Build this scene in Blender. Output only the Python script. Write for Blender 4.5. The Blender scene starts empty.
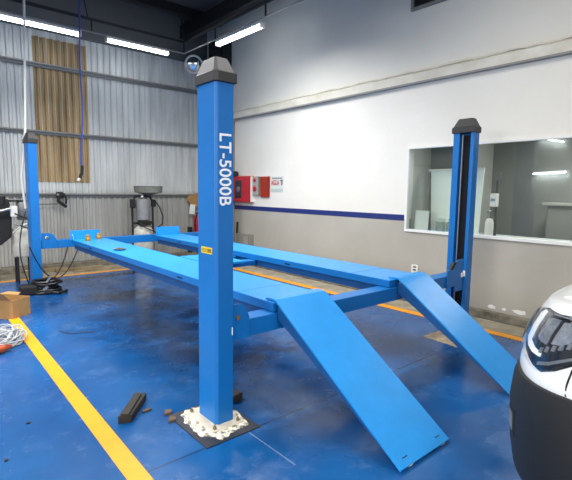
import bpy, bmesh, math, random
from mathutils import Vector, Matrix, noise
random.seed(7)
scene = bpy.context.scene
C = scene.collection
PI = math.pi

# ------------------------------------------------------------------ materials
def lin(h):
    if isinstance(h, str):
        h = h.lstrip('#'); c = [int(h[i:i+2], 16)/255 for i in (0, 2, 4)]
    else: c = list(h)
    return [x/12.92 if x <= .04045 else ((x+.055)/1.055)**2.4 for x in c] + [1]

def mat(name, col, rough=.5, metal=0, var=.0, vscale=4, bump=0, bscale=60, spec=.5, emit=None, estr=0, coat=0, col2=None):
    m = bpy.data.materials.new(name); m.use_nodes = True
    nt = m.node_tree; N = nt.nodes; L = nt.links
    b = N['Principled BSDF']
    c = lin(col)
    b.inputs['Roughness'].default_value = rough; b.inputs['Metallic'].default_value = metal
    b.inputs['Specular IOR Level'].default_value = spec
    b.inputs['Coat Weight'].default_value = coat
    tc = N.new('ShaderNodeTexCoord')
    n = N.new('ShaderNodeTexNoise'); n.inputs['Scale'].default_value = vscale; n.inputs['Detail'].default_value = 6
    n.inputs['Roughness'].default_value = .65
    L.new(tc.outputs['Object'], n.inputs['Vector'])
    r = N.new('ShaderNodeValToRGB')
    r.color_ramp.elements[0].position = .3; r.color_ramp.elements[1].position = .7
    d = lin(col2) if col2 else [x*(1-var) for x in c[:3]]+[1]
    r.color_ramp.elements[0].color = d
    r.color_ramp.elements[1].color = c if col2 else [min(1, x*(1+var*.4)) for x in c[:3]]+[1]
    L.new(n.outputs['Fac'], r.inputs['Fac']); L.new(r.outputs['Color'], b.inputs['Base Color'])
    if bump:
        n2 = N.new('ShaderNodeTexNoise'); n2.inputs['Scale'].default_value = bscale
        L.new(tc.outputs['Object'], n2.inputs['Vector'])
        bp = N.new('ShaderNodeBump'); bp.inputs['Strength'].default_value = bump; bp.inputs['Distance'].default_value = .01
        L.new(n2.outputs['Fac'], bp.inputs['Height']); L.new(bp.outputs['Normal'], b.inputs['Normal'])
    if emit:
        b.inputs['Emission Color'].default_value = lin(emit); b.inputs['Emission Strength'].default_value = estr
    return m

M = {}
M['blue'] = mat('lift_blue_paint', '#0c6cb8', .40, var=.10, vscale=3, spec=.45)
M['blue_top'] = mat('lift_blue_lit', '#2090e0', .32, var=.10, vscale=6, bump=.14, bscale=220)  # same lift paint, lightened for the light falling on decks and ramps
M['blue_dark'] = mat('lift_blue_shaded', '#094a86', .45, var=.2, vscale=5)  # same lift paint, shade on channels and skirts put into the colour
M['cap'] = mat('grey_plastic', '#55555a', .55, var=.05)
M['cap_dark'] = mat('black_plastic_cap', '#2b2b2e', .5)
M['black'] = mat('black_rubber', '#141416', .6, var=.3, vscale=8)
M['blacksoft'] = mat('black_cable_sheath', '#101014', .45)
M['slot'] = mat('dark_slot_lining', '#0a0d14', .7)
M['steel'] = mat('galvanised_steel', '#b9bcbe', .35, .9, var=.15, vscale=20)
M['steel_dull'] = mat('dull_steel', '#8b8e90', .5, .6, var=.2, vscale=12)
M['bolt'] = mat('rusty_bolt', '#8a7c6a', .5, .5, var=.3, vscale=60)
M['white_letter'] = mat('white_vinyl', '#f4f6f8', .5)
M['yellow_sticker'] = mat('yellow_sticker', '#d8c020', .5)
M['grout'] = mat('pale_grout_dust', '#ddd7c8', .95, var=.35, vscale=26, bump=.5, bscale=120)
_r = [n for n in M['grout'].node_tree.nodes if n.type == 'VALTORGB'][0]; _r.color_ramp.elements[0].position = .40; _r.color_ramp.elements[1].position = .54; _r.color_ramp.elements[0].color = lin('#5f5c55')
M['plate'] = mat('dirty_base_plate', '#1c2230', .6, var=.4, vscale=14)
M['plate_dusty'] = mat('dusty_plate', '#d5cfc0', .9, col2='#b9b09c', vscale=30)
M['yellow'] = mat('yellow_floor_paint', '#ee9f08', .4, col2='#e49608', vscale=9)
M['concrete'] = mat('raw_concrete', '#a49c8c', .9, col2='#77705f', vscale=5, bump=.3, bscale=40)
M['concrete_dk'] = mat('dirty_concrete_curb', '#8d8778', .9, col2='#4d483f', vscale=7, bump=.3, bscale=40)
M['white_frame'] = mat('white_window_frame', '#e4e6e4', .5)
M['beam_cream'] = mat('painted_concrete_ledge', '#dedcd3', .8, col2='#c9c4b5', vscale=3)
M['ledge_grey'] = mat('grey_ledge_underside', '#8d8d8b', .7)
M['stripe'] = mat('navy_wall_stripe', '#1d2d70', .5)
M['girt'] = mat('grey_steel_girt', '#8f9191', .5, .3, var=.2, vscale=6)
M['dark_ceiling'] = mat('dark_ceiling_sheet', '#4a4c50', .85, var=.2, vscale=2)
M['dark_steel'] = mat('black_painted_steel', '#1a1b1e', .55)
M['conduit'] = mat('grey_conduit', '#9a9c9e', .4, .5)
M['white_plastic'] = mat('white_plastic', '#e6e6e2', .45)
M['tube'] = mat('lit_tube', '#ffffff', .4, emit='#f6fbff', estr=14)
M['red'] = mat('red_enamel', '#b81e30', .4, var=.1)
M['orange_panel'] = mat('red_orange_panel', '#b5341a', .5, col2='#8c2a18', vscale=6)
M['greybox'] = mat('grey_enclosure', '#a8a8a2', .5, var=.1)
M['greybox_dk'] = mat('grey_junction_box', '#85857f', .6, var=.2)
M['card'] = mat('cardboard', '#b08958', .85, col2='#9a7546', vscale=5)
M['card_in'] = mat('cardboard_inside', '#8b683f', .9)
M['hose_blue'] = mat('blue_air_hose', '#2d4fa6', .45)
M['white_cord'] = mat('white_conduit', '#dcdcd6', .5)
M['wire'] = mat('grey_cable', '#c3c6c8', .5, col2='#8f959a', vscale=30)
M['plug'] = mat('orange_plug', '#d9662a', .5, col2='#a8452a', vscale=25)
M['wood'] = mat('oily_dark_wood', '#2c2820', .75, col2='#171512', vscale=12, bump=.4, bscale=50)
M['chip'] = mat('brown_chip', '#4a4038', .8)
M['brass'] = mat('brass_cylinder', '#c99a3a', .35, .6, var=.3, vscale=25)
M['tank'] = mat('white_tank', '#d4d4cb', .5, col2='#a9a99f', vscale=8)
M['motor'] = mat('grey_motor', '#83868a', .5, var=.2, vscale=10)
M['bowl'] = mat('grey_green_bowl', '#83857c', .6, col2='#66685f', vscale=8)
M['paper'] = mat('white_paper', '#e8ebe8', .7)
M['paper_g'] = mat('white_board', '#e4efe9', .6)
M['office'] = mat('grey_office_wall', '#878b88', .8, var=.1)
M['office_dk'] = mat('dark_office_surface', '#4a4f4e', .8, var=.1)
M['sign_text'] = mat('red_print', '#b8324a', .6)
M['sign_black'] = mat('dark_print', '#3a4040', .6)
M['sign_green'] = mat('pale_green_print', '#b9c9c2', .6)
M['car_white'] = mat('white_car_paint', '#eef0f2', .22, coat=.6)
M['car_black'] = mat('textured_black_bumper', '#101114', .6, bump=.25, bscale=300)
M['car_seam'] = mat('dark_seam', '#15161a', .7)
M['chrome'] = mat('chrome', '#e8eaee', .1, 1)
M['lamp_bk'] = mat('lamp_dark_bezel', '#14161c', .2)
M['tyre'] = mat('tyre_rubber', '#17171a', .8)
M['rim'] = mat('alloy_rim', '#a8abb0', .3, .9)
M['car_glass'] = mat('dark_car_glass', '#12161a', .05, spec=.8)
M['lamp_silver'] = mat('silver_reflector', '#b4bac2', .22, .6, var=.5, vscale=22)
M['drl'] = mat('white_lamp_lens', '#f2f5f8', .2, emit='#ffffff', estr=.25)

def glass_mat(name, tint=(1, 1, 1), gloss=.12, rough=.0):
    m = bpy.data.materials.new(name); m.use_nodes = True
    nt = m.node_tree; N = nt.nodes; L = nt.links
    for n in list(N):
        if n.type != 'OUTPUT_MATERIAL': N.remove(n)
    out = [n for n in N if n.type == 'OUTPUT_MATERIAL'][0]
    t = N.new('ShaderNodeBsdfTransparent'); t.inputs['Color'].default_value = (*tint, 1)
    g = N.new('ShaderNodeBsdfGlossy'); g.inputs['Roughness'].default_value = rough
    f = N.new('ShaderNodeLayerWeight'); f.inputs['Blend'].default_value = .5
    pw = N.new('ShaderNodeMath'); pw.operation = 'POWER'; pw.inputs[1].default_value = 5
    L.new(f.outputs['Facing'], pw.inputs[0])
    mth = N.new('ShaderNodeMath'); mth.operation = 'MULTIPLY_ADD'; mth.inputs[1].default_value = .8; mth.inputs[2].default_value = gloss
    L.new(pw.outputs[0], mth.inputs[0])
    mx = N.new('ShaderNodeMixShader')
    L.new(mth.outputs[0], mx.inputs[0]); L.new(t.outputs[0], mx.inputs[1]); L.new(g.outputs[0], mx.inputs[2])
    L.new(mx.outputs[0], out.inputs['Surface'])
    return m
M['pane'] = glass_mat('window_glass', (.93, .95, .94), .05)
M['lens'] = glass_mat('clear_lamp_lens', (.97, .98, .99), .03, .02)
M['clear'] = glass_mat('clear_plastic', (.88, .91, .90), .08, .2)

def floor_material():
    m = bpy.data.materials.new('blue_epoxy_floor'); m.use_nodes = True
    nt = m.node_tree; N = nt.nodes; L = nt.links; b = N['Principled BSDF']
    geo = N.new('ShaderNodeNewGeometry')
    def nz(scale, detail=6, rough=.6):
        n = N.new('ShaderNodeTexNoise'); n.inputs['Scale'].default_value = scale; n.inputs['Detail'].default_value = detail
        n.inputs['Roughness'].default_value = rough
        L.new(geo.outputs['Position'], n.inputs['Vector']); return n
    def ramp(src, p0, p1, c0=(0, 0, 0, 1), c1=(1, 1, 1, 1)):
        r = N.new('ShaderNodeValToRGB'); r.color_ramp.elements[0].position = p0; r.color_ramp.elements[1].position = p1
        r.color_ramp.elements[0].color = c0; r.color_ramp.elements[1].color = c1
        L.new(src, r.inputs['Fac']); return r
    def mix(fac, a, c):
        x = N.new('ShaderNodeMix'); x.data_type = 'RGBA'
        L.new(fac, x.inputs[0]); L.new(a, x.inputs[6])
        if isinstance(c, (list, tuple)): x.inputs[7].default_value = c
        else: L.new(c, x.inputs[7])
        return x.outputs[2]
    def math_(op, a, v=None, b2=None):
        x = N.new('ShaderNodeMath'); x.operation = op
        L.new(a, x.inputs[0])
        if b2 is not None: L.new(b2, x.inputs[1])
        elif v is not None: x.inputs[1].default_value = v
        return x.outputs[0]
    base = ramp(nz(1.1).outputs['Fac'], .3, .72, lin('#0b437e'), lin('#145b9b'))
    col = base.outputs['Color']
    # pale scuffs
    sc = ramp(nz(2.6, 10, .75).outputs['Fac'], .54, .74)
    f = math_('MULTIPLY', sc.outputs['Color'], .38)
    col = mix(f, col, lin('#7c98bd'))
    # dark oil stains, with the shade under the lift put into the colour
    sep = N.new('ShaderNodeSeparateXYZ'); L.new(geo.outputs['Position'], sep.inputs[0])
    st = ramp(nz(.9, 8, .7).outputs['Fac'], .40, .56)
    dx = math_('ABSOLUTE', math_('SUBTRACT', sep.outputs['X'], 2.3)); wx = math_('SUBTRACT', dx, 0); 
    mr = N.new('ShaderNodeMapRange'); mr.inputs[1].default_value = .35; mr.inputs[2].default_value = 1.25; mr.inputs[3].default_value = .95; mr.inputs[4].default_value = .12
    L.new(wx, mr.inputs[0])
    dy = math_('ABSOLUTE', math_('SUBTRACT', sep.outputs['Y'], 4.6))
    mr2 = N.new('ShaderNodeMapRange'); mr2.inputs[1].default_value = 1.6; mr2.inputs[2].default_value = 3.0; mr2.inputs[3].default_value = 1; mr2.inputs[4].default_value = .15
    L.new(dy, mr2.inputs[0])
    f2 = math_('MULTIPLY', math_('MULTIPLY', st.outputs['Color'], None, mr.outputs[0]), None, mr2.outputs[0])
    col = mix(f2, col, lin('#10203a'))
    # saw-cut joints
    def joint(axis, v, w):
        d = math_('ABSOLUTE', math_('SUBTRACT', sep.outputs[axis], v))
        return math_('LESS_THAN', d, w)
    j = math_('MAXIMUM', joint('Y', 2.10, .006), None, joint('Y', -1.9, .006))
    j = math_('MAXIMUM', j, None, joint('Y', 6.1, .006))
    col = mix(math_('MULTIPLY', j, .75), col, lin('#0b1526'))
    jl = math_('MULTIPLY', joint('X', 1.515, .003), None, math_('MULTIPLY', math_('LESS_THAN', sep.outputs['Y'], 2.1), None, math_('GREATER_THAN', sep.outputs['Y'], 1.66)))
    col = mix(math_('MULTIPLY', jl, .35), col, lin('#b9c4d4'))
    L.new(col, b.inputs['Base Color'])
    rr = ramp(nz(3.2, 6).outputs['Fac'], .35, .7, (.14, .14, .14, 1), (.34, .34, .34, 1))
    L.new(rr.outputs['Color'], b.inputs['Roughness'])
    b.inputs['Specular IOR Level'].default_value = .5
    bp = N.new('ShaderNodeBump'); bp.inputs['Strength'].default_value = .08; bp.inputs['Distance'].default_value = .02
    L.new(nz(9).outputs['Fac'], bp.inputs['Height']); L.new(bp.outputs['Normal'], b.inputs['Normal'])
    return m
M['floor'] = floor_material()

def right_wall_material():
    m = bpy.data.materials.new('two_tone_wall_paint'); m.use_nodes = True
    nt = m.node_tree; N = nt.nodes; L = nt.links; b = N['Principled BSDF']
    geo = N.new('ShaderNodeNewGeometry'); sep = N.new('ShaderNodeSeparateXYZ'); L.new(geo.outputs['Position'], sep.inputs[0])
    def noise_(s, d=6):
        n = N.new('ShaderNodeTexNoise'); n.inputs['Scale'].default_value = s; n.inputs['Detail'].default_value = d
        L.new(geo.outputs['Position'], n.inputs['Vector']); return n
    def ramp(src, p0, p1, c0, c1):
        r = N.new('ShaderNodeValToRGB'); r.color_ramp.elements[0].position = p0; r.color_ramp.elements[1].position = p1
        r.color_ramp.elements[0].color = c0; r.color_ramp.elements[1].color = c1; L.new(src, r.inputs['Fac']); return r.outputs['Color']
    white = ramp(noise_(1.2).outputs['Fac'], .3, .7, lin('#dedcd5'), lin('#e6e4de'))
    grey = ramp(noise_(1.5).outputs['Fac'], .3, .7, lin('#a3a097'), lin('#afaca4'))
    upper = ramp(noise_(.8).outputs['Fac'], .3, .7, lin('#d8d6ce'), lin('#e2e0d9'))
    def mix(fac, a, c):
        x = N.new('ShaderNodeMix'); x.data_type = 'RGBA'; L.new(fac, x.inputs[0]); L.new(a, x.inputs[6])
        if isinstance(c, list): x.inputs[7].default_value = c
        else: L.new(c, x.inputs[7])
        return x.outputs[2]
    def gt(v):
        x = N.new('ShaderNodeMath'); x.operation = 'GREATER_THAN'; L.new(sep.outputs['Z'], x.inputs[0]); x.inputs[1].default_value = v; return x.outputs[0]
    col = mix(gt(1.10), grey, white); col = mix(gt(2.9), col, upper)
    # scuffs: streaky dark marks low down and chipped patches near the curb
    n = noise_(3, 10); d = ramp(n.outputs['Fac'], .62, .74, [0, 0, 0, 1], [1, 1, 1, 1])
    lowm = N.new('ShaderNodeMapRange'); lowm.inputs[1].default_value = .0; lowm.inputs[2].default_value = .8; lowm.inputs[3].default_value = .5; lowm.inputs[4].default_value = 0
    L.new(sep.outputs['Z'], lowm.inputs[0])
    mm = N.new('ShaderNodeMath'); mm.operation = 'MULTIPLY'; L.new(d, mm.inputs[0]); L.new(lowm.outputs[0], mm.inputs[1])
    col = mix(mm.outputs[0], col, lin('#7c776c'))
    L.new(col, b.inputs['Base Color']); b.inputs['Roughness'].default_value = .65
    n2 = noise_(14); bp = N.new('ShaderNodeBump'); bp.inputs['Strength'].default_value = .1; bp.inputs['Distance'].default_value = .02
    L.new(n2.outputs['Fac'], bp.inputs['Height']); L.new(bp.outputs['Normal'], b.inputs['Normal'])
    return m
M['wall_right'] = right_wall_material()

def corrugated_material(name, c0, c1, streak, dirty):
    m = bpy.data.materials.new(name); m.use_nodes = True
    nt = m.node_tree; N = nt.nodes; L = nt.links; b = N['Principled BSDF']
    geo = N.new('ShaderNodeNewGeometry')
    mp = N.new('ShaderNodeMapping'); mp.inputs['Scale'].default_value = (6, 6, .7)
    L.new(geo.outputs['Position'], mp.inputs['Vector'])
    n = N.new('ShaderNodeTexNoise'); n.inputs['Scale'].default_value = 1.3; n.inputs['Detail'].default_value = 8
    L.new(mp.outputs[0], n.inputs['Vector'])
    r = N.new('ShaderNodeValToRGB'); r.color_ramp.elements[0].position = .3; r.color_ramp.elements[1].position = .68
    r.color_ramp.elements[0].color = lin(c0); r.color_ramp.elements[1].color = lin(c1)
    L.new(n.outputs['Fac'], r.inputs['Fac'])
    sep = N.new('ShaderNodeSeparateXYZ'); L.new(geo.outputs['Position'], sep.inputs[0])
    mr = N.new('ShaderNodeMapRange'); mr.inputs[1].default_value = 1.45; mr.inputs[2].default_value = 1.30; mr.inputs[3].default_value = 0; mr.inputs[4].default_value = dirty
    L.new(sep.outputs['Z'], mr.inputs[0])
    x = N.new('ShaderNodeMix'); x.data_type = 'RGBA'; L.new(mr.outputs[0], x.inputs[0]); L.new(r.outputs['Color'], x.inputs[6]); x.inputs[7].default_value = lin(streak)
    L.new(x.outputs[2], b.inputs['Base Color']); b.inputs['Roughness'].default_value = .45; b.inputs['Metallic'].default_value = .15
    return m
M['corr'] = corrugated_material('corrugated_galvanised_sheet', '#b8bcbd', '#d8dbdb', '#85837c', .55)
M['corr_yellow'] = corrugated_material('yellowed_translucent_sheet', '#7d6849', '#b49a70', '#86683f', 0)

# ------------------------------------------------------------------ mesh builder
class MB:
    def __init__(s): s.bm = bmesh.new()
    def box(s, x0, x1, y0, y1, z0, z1, bev=0, rot=None, piv=None):
        b = bmesh.new(); bmesh.ops.create_cube(b, size=1)
        for v in b.verts: v.co = Vector(((x0+x1)/2+v.co.x*(x1-x0), (y0+y1)/2+v.co.y*(y1-y0), (z0+z1)/2+v.co.z*(z1-z0)))
        if bev: bmesh.ops.bevel(b, geom=list(b.edges), offset=bev, segments=2, affect='EDGES', profile=.6)
        s._add(b, rot, piv); return s
    def _add(s, b, rot=None, piv=None):
        if rot is not None:
            p = Vector(piv or (0, 0, 0)); R = rot.to_4x4() if len(rot) == 3 else rot
            T = Matrix.Translation(p) @ R @ Matrix.Translation(-p)
            bmesh.ops.transform(b, matrix=T, verts=b.verts)
        bmesh.ops.recalc_face_normals(b, faces=list(b.faces))
        me = bpy.data.meshes.new('t'); b.to_mesh(me); b.free(); s.bm.from_mesh(me); bpy.data.meshes.remove(me)
    def prism(s, pts, d, bev=0, rot=None, piv=None):
        """polygon (3d points) extruded by vector d"""
        b = bmesh.new(); d = Vector(d)
        vs = [b.verts.new(Vector(p)) for p in pts]; ws = [b.verts.new(Vector(p)+d) for p in pts]
        b.faces.new(vs); b.faces.new(ws[::-1]); n = len(vs)
        for i in range(n): b.faces.new((vs[i], vs[(i+1) % n], ws[(i+1) % n], ws[i]))
        if bev: bmesh.ops.bevel(b, geom=list(b.edges), offset=bev, segments=2, affect='EDGES', profile=.6)
        s._add(b, rot, piv); return s
    def loft(s, loops, cap=True, closed=True):
        b = bmesh.new(); rows = [[b.verts.new(Vector(p)) for p in lp] for lp in loops]; n = len(rows[0])
        for i in range(len(rows)-1):
            for j in range(n if closed else n-1):
                k = (j+1) % n
                try: b.faces.new((rows[i][j], rows[i][k], rows[i+1][k], rows[i+1][j]))
                except ValueError: pass
        if cap and closed: b.faces.new(rows[0][::-1]); b.faces.new(rows[-1])
        s._add(b); return s
    def cyl(s, p, q, r, r2=None, n=16):
        p = Vector(p); q = Vector(q); d = (q-p).normalized(); r2 = r if r2 is None else r2
        a = d.orthogonal().normalized(); c = d.cross(a)
        f = lambda o, rr: [o+rr*(math.cos(2*PI*i/n)*a+math.sin(2*PI*i/n)*c) for i in range(n)]
        return s.loft([f(p, r), f(q, r2)])
    def lathe(s, c, prof, n=24, axis=(0, 0, 1), cap=True):
        c = Vector(c); d = Vector(axis).normalized(); a = d.orthogonal().normalized(); e = d.cross(a)
        loops = [[c+d*h+max(r, 1e-4)*(math.cos(2*PI*i/n)*a+math.sin(2*PI*i/n)*e) for i in range(n)] for r, h in prof]
        return s.loft(loops, cap)
    def tube(s, pts, r, n=8, closed=False):
        pts = [Vector(p) for p in pts]; loops = []; up = None
        for i, p in enumerate(pts):
            t = (pts[min(i+1, len(pts)-1)]-pts[max(i-1, 0)]).normalized()
            if up is None: a = t.orthogonal().normalized()
            else:
                a = (up-t*up.dot(t)); a = a.normalized() if a.length > 1e-6 else t.orthogonal().normalized()
            up = a; c = t.cross(a)
            loops.append([p+r*(math.cos(2*PI*k/n)*a+math.sin(2*PI*k/n)*c) for k in range(n)])
        return s.loft(loops)
    def ball(s, c, r, sx=1, sy=1, sz=1, n=16):
        b = bmesh.new(); bmesh.ops.create_uvsphere(b, u_segments=n, v_segments=n//2+2, radius=r)
        for v in b.verts: v.co = Vector((v.co.x*sx, v.co.y*sy, v.co.z*sz))+Vector(c)
        s._add(b); return s
    def build(s, name, m, parent=None, smooth=False):
        me = bpy.data.meshes.new(name)
        base = Vector(BASE.get(parent.name, (0, 0, 0))) if parent else Vector((0, 0, 0))
        o = bpy.data.objects.new(name, me)
        if parent is None:      # origin at the thing's base
            xs = [v.co for v in s.bm.verts]
            lo = Vector([min(v[i] for v in xs) for i in range(3)]); hi = Vector([max(v[i] for v in xs) for i in range(3)])
            base = Vector(((lo.x+hi.x)/2, (lo.y+hi.y)/2, lo.z)); o.location = base
        for v in s.bm.verts: v.co -= base
        s.bm.to_mesh(me); s.bm.free(); me.materials.append(m if not isinstance(m, str) else M[m])
        if smooth:
            for p in me.polygons: p.use_smooth = True
            try: me.set_sharp_from_angle(angle=math.radians(40))
            except Exception: pass
        C.objects.link(o)
        if parent: o.parent = parent
        BASE[o.name] = base
        return o
BASE = {}
def thing(name, label, cat, loc, group=None):
    o = bpy.data.objects.new(name, None); C.objects.link(o); o.location = loc; o.empty_display_size = .1
    BASE[o.name] = Vector(loc); o['label'] = label; o['category'] = cat
    if group: o['group'] = group
    return o
def tag(o, label, cat, group=None, kind=None):
    o['label'] = label; o['category'] = cat
    if group: o['group'] = group
    if kind: o['kind'] = kind
    return o
def struct(name, mb, m, parent=None, smooth=False):
    o = mb.build(name, m, parent, smooth)
    if parent is None: o['kind'] = 'structure'
    return o
def text_mesh(name, body, matrix, width, height, m, parent, thick=.0015, bold=.012):
    """lettering fitted to width (along local x) and height (local y), placed by matrix (world)"""
    cu = bpy.data.curves.new('txt', 'FONT'); cu.body = body; cu.extrude = .01; cu.offset = bold
    o = bpy.data.objects.new('txt', cu); C.objects.link(o)
    dg = bpy.context.evaluated_depsgraph_get(); dg.update()
    me = bpy.data.meshes.new_from_object(o.evaluated_get(dg))
    C.objects.unlink(o); bpy.data.objects.remove(o)
    xs = [v.co.x for v in me.vertices]; ys = [v.co.y for v in me.vertices]
    x0, x1, y0, y1 = min(xs), max(xs), min(ys), max(ys)
    base = Vector(BASE[parent.name])
    for v in me.vertices:
        p = Vector(((v.co.x-x0)/(x1-x0)*width, (v.co.y-y0)/(y1-y0)*height, (v.co.z+.01)/.02*thick))
        v.co = matrix @ p - base
    me.name = name; me.materials.clear(); me.materials.append(M[m])
    ob = bpy.data.objects.new(name, me); C.objects.link(ob); ob.parent = parent; BASE[ob.name] = base
    return ob

# ------------------------------------------------------------------ setting
WX, WY, CZ = 5.2, 8.8, 4.95
struct('floor', MB().box(-6, WX+.1, -8, WY+.1, -.12, 0), 'floor')
# bare concrete margins along both walls
struct('trim_1', MB().box(4.72, WX-.12, -8, 8.02, 0, .006), 'concrete')
struct('trim_2', MB().box(-6, WX-.12, 8.021, WY-.22, 0, .006), 'concrete')
# painted lines
struct('trim_3', MB().box(4.60, 4.715, -8, 7.92, .0005, .005), 'yellow')
struct('trim_4', MB().box(-6, 4.715, 7.925, 8.015, .0005, .005), 'yellow')
lm = MB(); lm.prism([(.755, .3, .0005), (.858, .3, .0005), (.955, 7.92, .0005), (.852, 7.92, .0005)], (0, 0, .0045))
struct('trim_5', lm, 'yellow')
# curbs
struct('baseboard_right', MB().box(WX-.10, WX, -8, WY-.25, 0, .09, .008), 'concrete_dk')
struct('baseboard_back', MB().box(-6, WX-.1, WY-.22, WY-.02, 0, .11, .01), 'concrete_dk')
# right wall with the window hole: Y 0.35..3.57, z .94..2.06
wm = MB()
WY0, WY1, WZ0, WZ1 = .30, 3.57, .94, 2.06
wm.box(WX, WX+.14, WY1, WY+.1, 0, CZ); wm.box(WX, WX+.14, -8, WY0, 0, CZ)
wm.box(WX, WX+.14, WY0, WY1, 0, WZ0); wm.box(WX, WX+.14, WY0, WY1, WZ1, CZ)
struct('wall_right', wm, M['wall_right'])
struct('trim_6', MB().box(WX-.004, WX, WY1+.02, WY-.03, 1.075, 1.155), 'stripe')
# ledge beam
lb = MB().prism([(WX-.055, -8, 2.88), (WX-.055, -8, 2.985), (WX-.02, -8, 3.01), (WX, -8, 3.01), (WX, -8, 2.88)], (0, WY+8-.03, 0))
struct('trim_7', lb, 'beam_cream')
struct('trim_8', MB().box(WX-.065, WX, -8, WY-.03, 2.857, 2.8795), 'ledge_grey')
pts = [(WX-.03, y, 3.022+.006*math.sin(y*9)+.004*math.sin(y*23)) for y in [i*.1-2 for i in range(106)]]
tag(MB().tube(pts, .012, 6).build('cable', M['beam_cream'], None, True), 'thin cream cable running along the top of the wall ledge', 'cable')
# chipped paint at the foot of the right wall
ch = MB()
for y, w, h in ((2.33, .10, .045), (2.19, .05, .03), (2.02, .16, .04)):
    pp = [(WX-.003, y+w*.5*math.cos(a)*(1+.3*random.uniform(-1, 1)), .135+h*.6*math.sin(a)*(1+.4*random.uniform(-1, 1))) for a in [k*PI/7 for k in range(14)]]
    ch.prism(pp, (.003, 0, 0))
struct('trim_9', ch, 'white_frame')
# back wall, corrugated
def corr_sheet(x0, x1, y, z0, z1, pitch=.112, d=.028):
    prof = []; x = x0
    while x < x1-1e-6:
        for fx, fy in ((0, 0), (.40, 0), (.55, 1), (.85, 1), (1.0, 0)):
            if fx < 1: prof.append((min(x+fx*pitch, x1), y-fy*d))
        x += pitch
    prof.append((x1, y))
    b = bmesh.new(); lo = [b.verts.new((px, py, z0)) for px, py in prof]; hi = [b.verts.new((px, py, z1)) for px, py in prof]
    for i in range(len(prof)-1):
        if prof[i][0] < prof[i+1][0]-1e-7 or prof[i][1] != prof[i+1][1]: b.faces.new((lo[i], lo[i+1], hi[i+1], hi[i]))
    return b
wb = MB(); b = corr_sheet(-6, WX, WY, .0, CZ)
wb.bm.free(); wb.bm = b
wb.box(-6, WX+.14, WY+.01, WY+.10, 0, CZ)
struct('wall_back', wb, M['corr'])
yb = MB(); b = corr_sheet(1.83, 2.70, WY-.012, 1.555, 4.0); yb.bm.free(); yb.bm = b
struct('wall_back_panel', yb, M['corr_yellow'])
for i, (za, zb) in enumerate(((3.50, 3.565), (2.375, 2.435), (1.315, 1.36))):
    struct('trim_%d' % (10+i), MB().box(-6, WX-.02, WY-.085, WY-.03, zb-.026, zb, .003), 'girt')
    struct('trim_%d' % (20+i), MB().box(-6, WX-.02, WY-.06, WY-.03, za-.012, zb-.0265), mat('girt_shadow_strip', '#6a6c6e', .6))  # dark strip below each girt, with its shadow put into the colour
# left and front walls, ceiling
struct('wall_left', MB().box(-6.1, -6, -8, WY+.1, 0, CZ), mat('pale_wall_paint', '#cfd0cc', .7))
struct('wall_front', MB().box(-6.1, WX+.14, -8.1, -8, 0, CZ), mat('pale_wall_paint_front', '#cfd0cc', .7))
struct('ceiling', MB().box(-6.1, WX+.14, -8.1, WY+.1, CZ, CZ+.1), 'dark_ceiling')
cb = MB()
for y in (8.2, 6.6, 5.0, 3.4, 1.8, .2, -1.4, -3): cb.box(-6, WX, y-.05, y+.05, CZ-.16, CZ-.001)
struct('trim_13', cb, 'dark_steel')
struct('trim_14', MB().box(4.55, 4.73, -8, WY-.04, CZ-.42, CZ-.165), 'dark_steel')
struct('trim_15', MB().box(-6, WX-.01, WY-.06, WY-.031, 4.10, CZ-.001), mat('upper_wall_shade', '#5c5e60', .7))  # added board; its dark colour holds the shade on the upper back wall
# conduit down the right wall
cd = MB().tube([(WX-.02, 7.69, .12), (WX-.02, 7.69, 2.84)], .017, 8)
tag(cd.build('conduit', mat('stained_conduit', '#9c8a76', .6, var=.2), None, True), 'thin stained vertical conduit on the white wall beside the fire cabinet', 'conduit')

# window (structure)
wf = thing('window_1', '', '', (WX, (WY0+WY1)/2, WZ0)); del wf['label']; del wf['category']; wf['kind'] = 'structure'
f = MB(); t = .028
f.box(WX-.02, WX+.05, WY0, WY1, WZ0-.005, WZ0+t); f.box(WX-.02, WX+.05, WY0, WY1, WZ1-t, WZ1)
f.box(WX-.02, WX+.05, WY1-t, WY1, WZ0+t, WZ1-t); f.box(WX-.02, WX+.05, WY0, WY0+t, WZ0+t, WZ1-t)
f.build('window_frame', M['white_frame'], wf)
MB().box(WX+.005, WX+.011, WY0+t, WY1-t, WZ0+t, WZ1-t).build('window_pane', M['pane'], wf)
# office beyond it
OX = 7.7
of = MB(); of.box(OX, OX+.1, -2.5, 3.7, 0, 2.6)
struct('wall_office', of, 'office')
struct('wall_office_side', MB().box(WX+.14, OX, 3.585, 3.7, 0, 2.6), mat('pale_jamb_paint', '#c4c8c4', .8, var=.05))
struct('wall_office_end', MB().box(WX+.14, OX, -2.6, -2.5, 0, 2.6), 'office')
struct('floor_office', MB().box(WX+.14, OX, -2.5, 3.585, -.1, 0), 'office_dk')
struct('ceiling_office', MB().box(WX+.14, OX+.1, -2.6, 3.7, 2.6, 2.7), 'office_dk')
# window sill ledge inside
struct('trim_16', MB().box(WX+.05, WX+.75, WY0, 3.58, .86, .925), mat('inner_sill', '#b7bbb8', .6))
# partition inside office
struct('trim_17', MB().box(5.78, 5.84, 3.02, 3.584, .93, 2.598), mat('office_partition', '#7d827f', .8))

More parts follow.
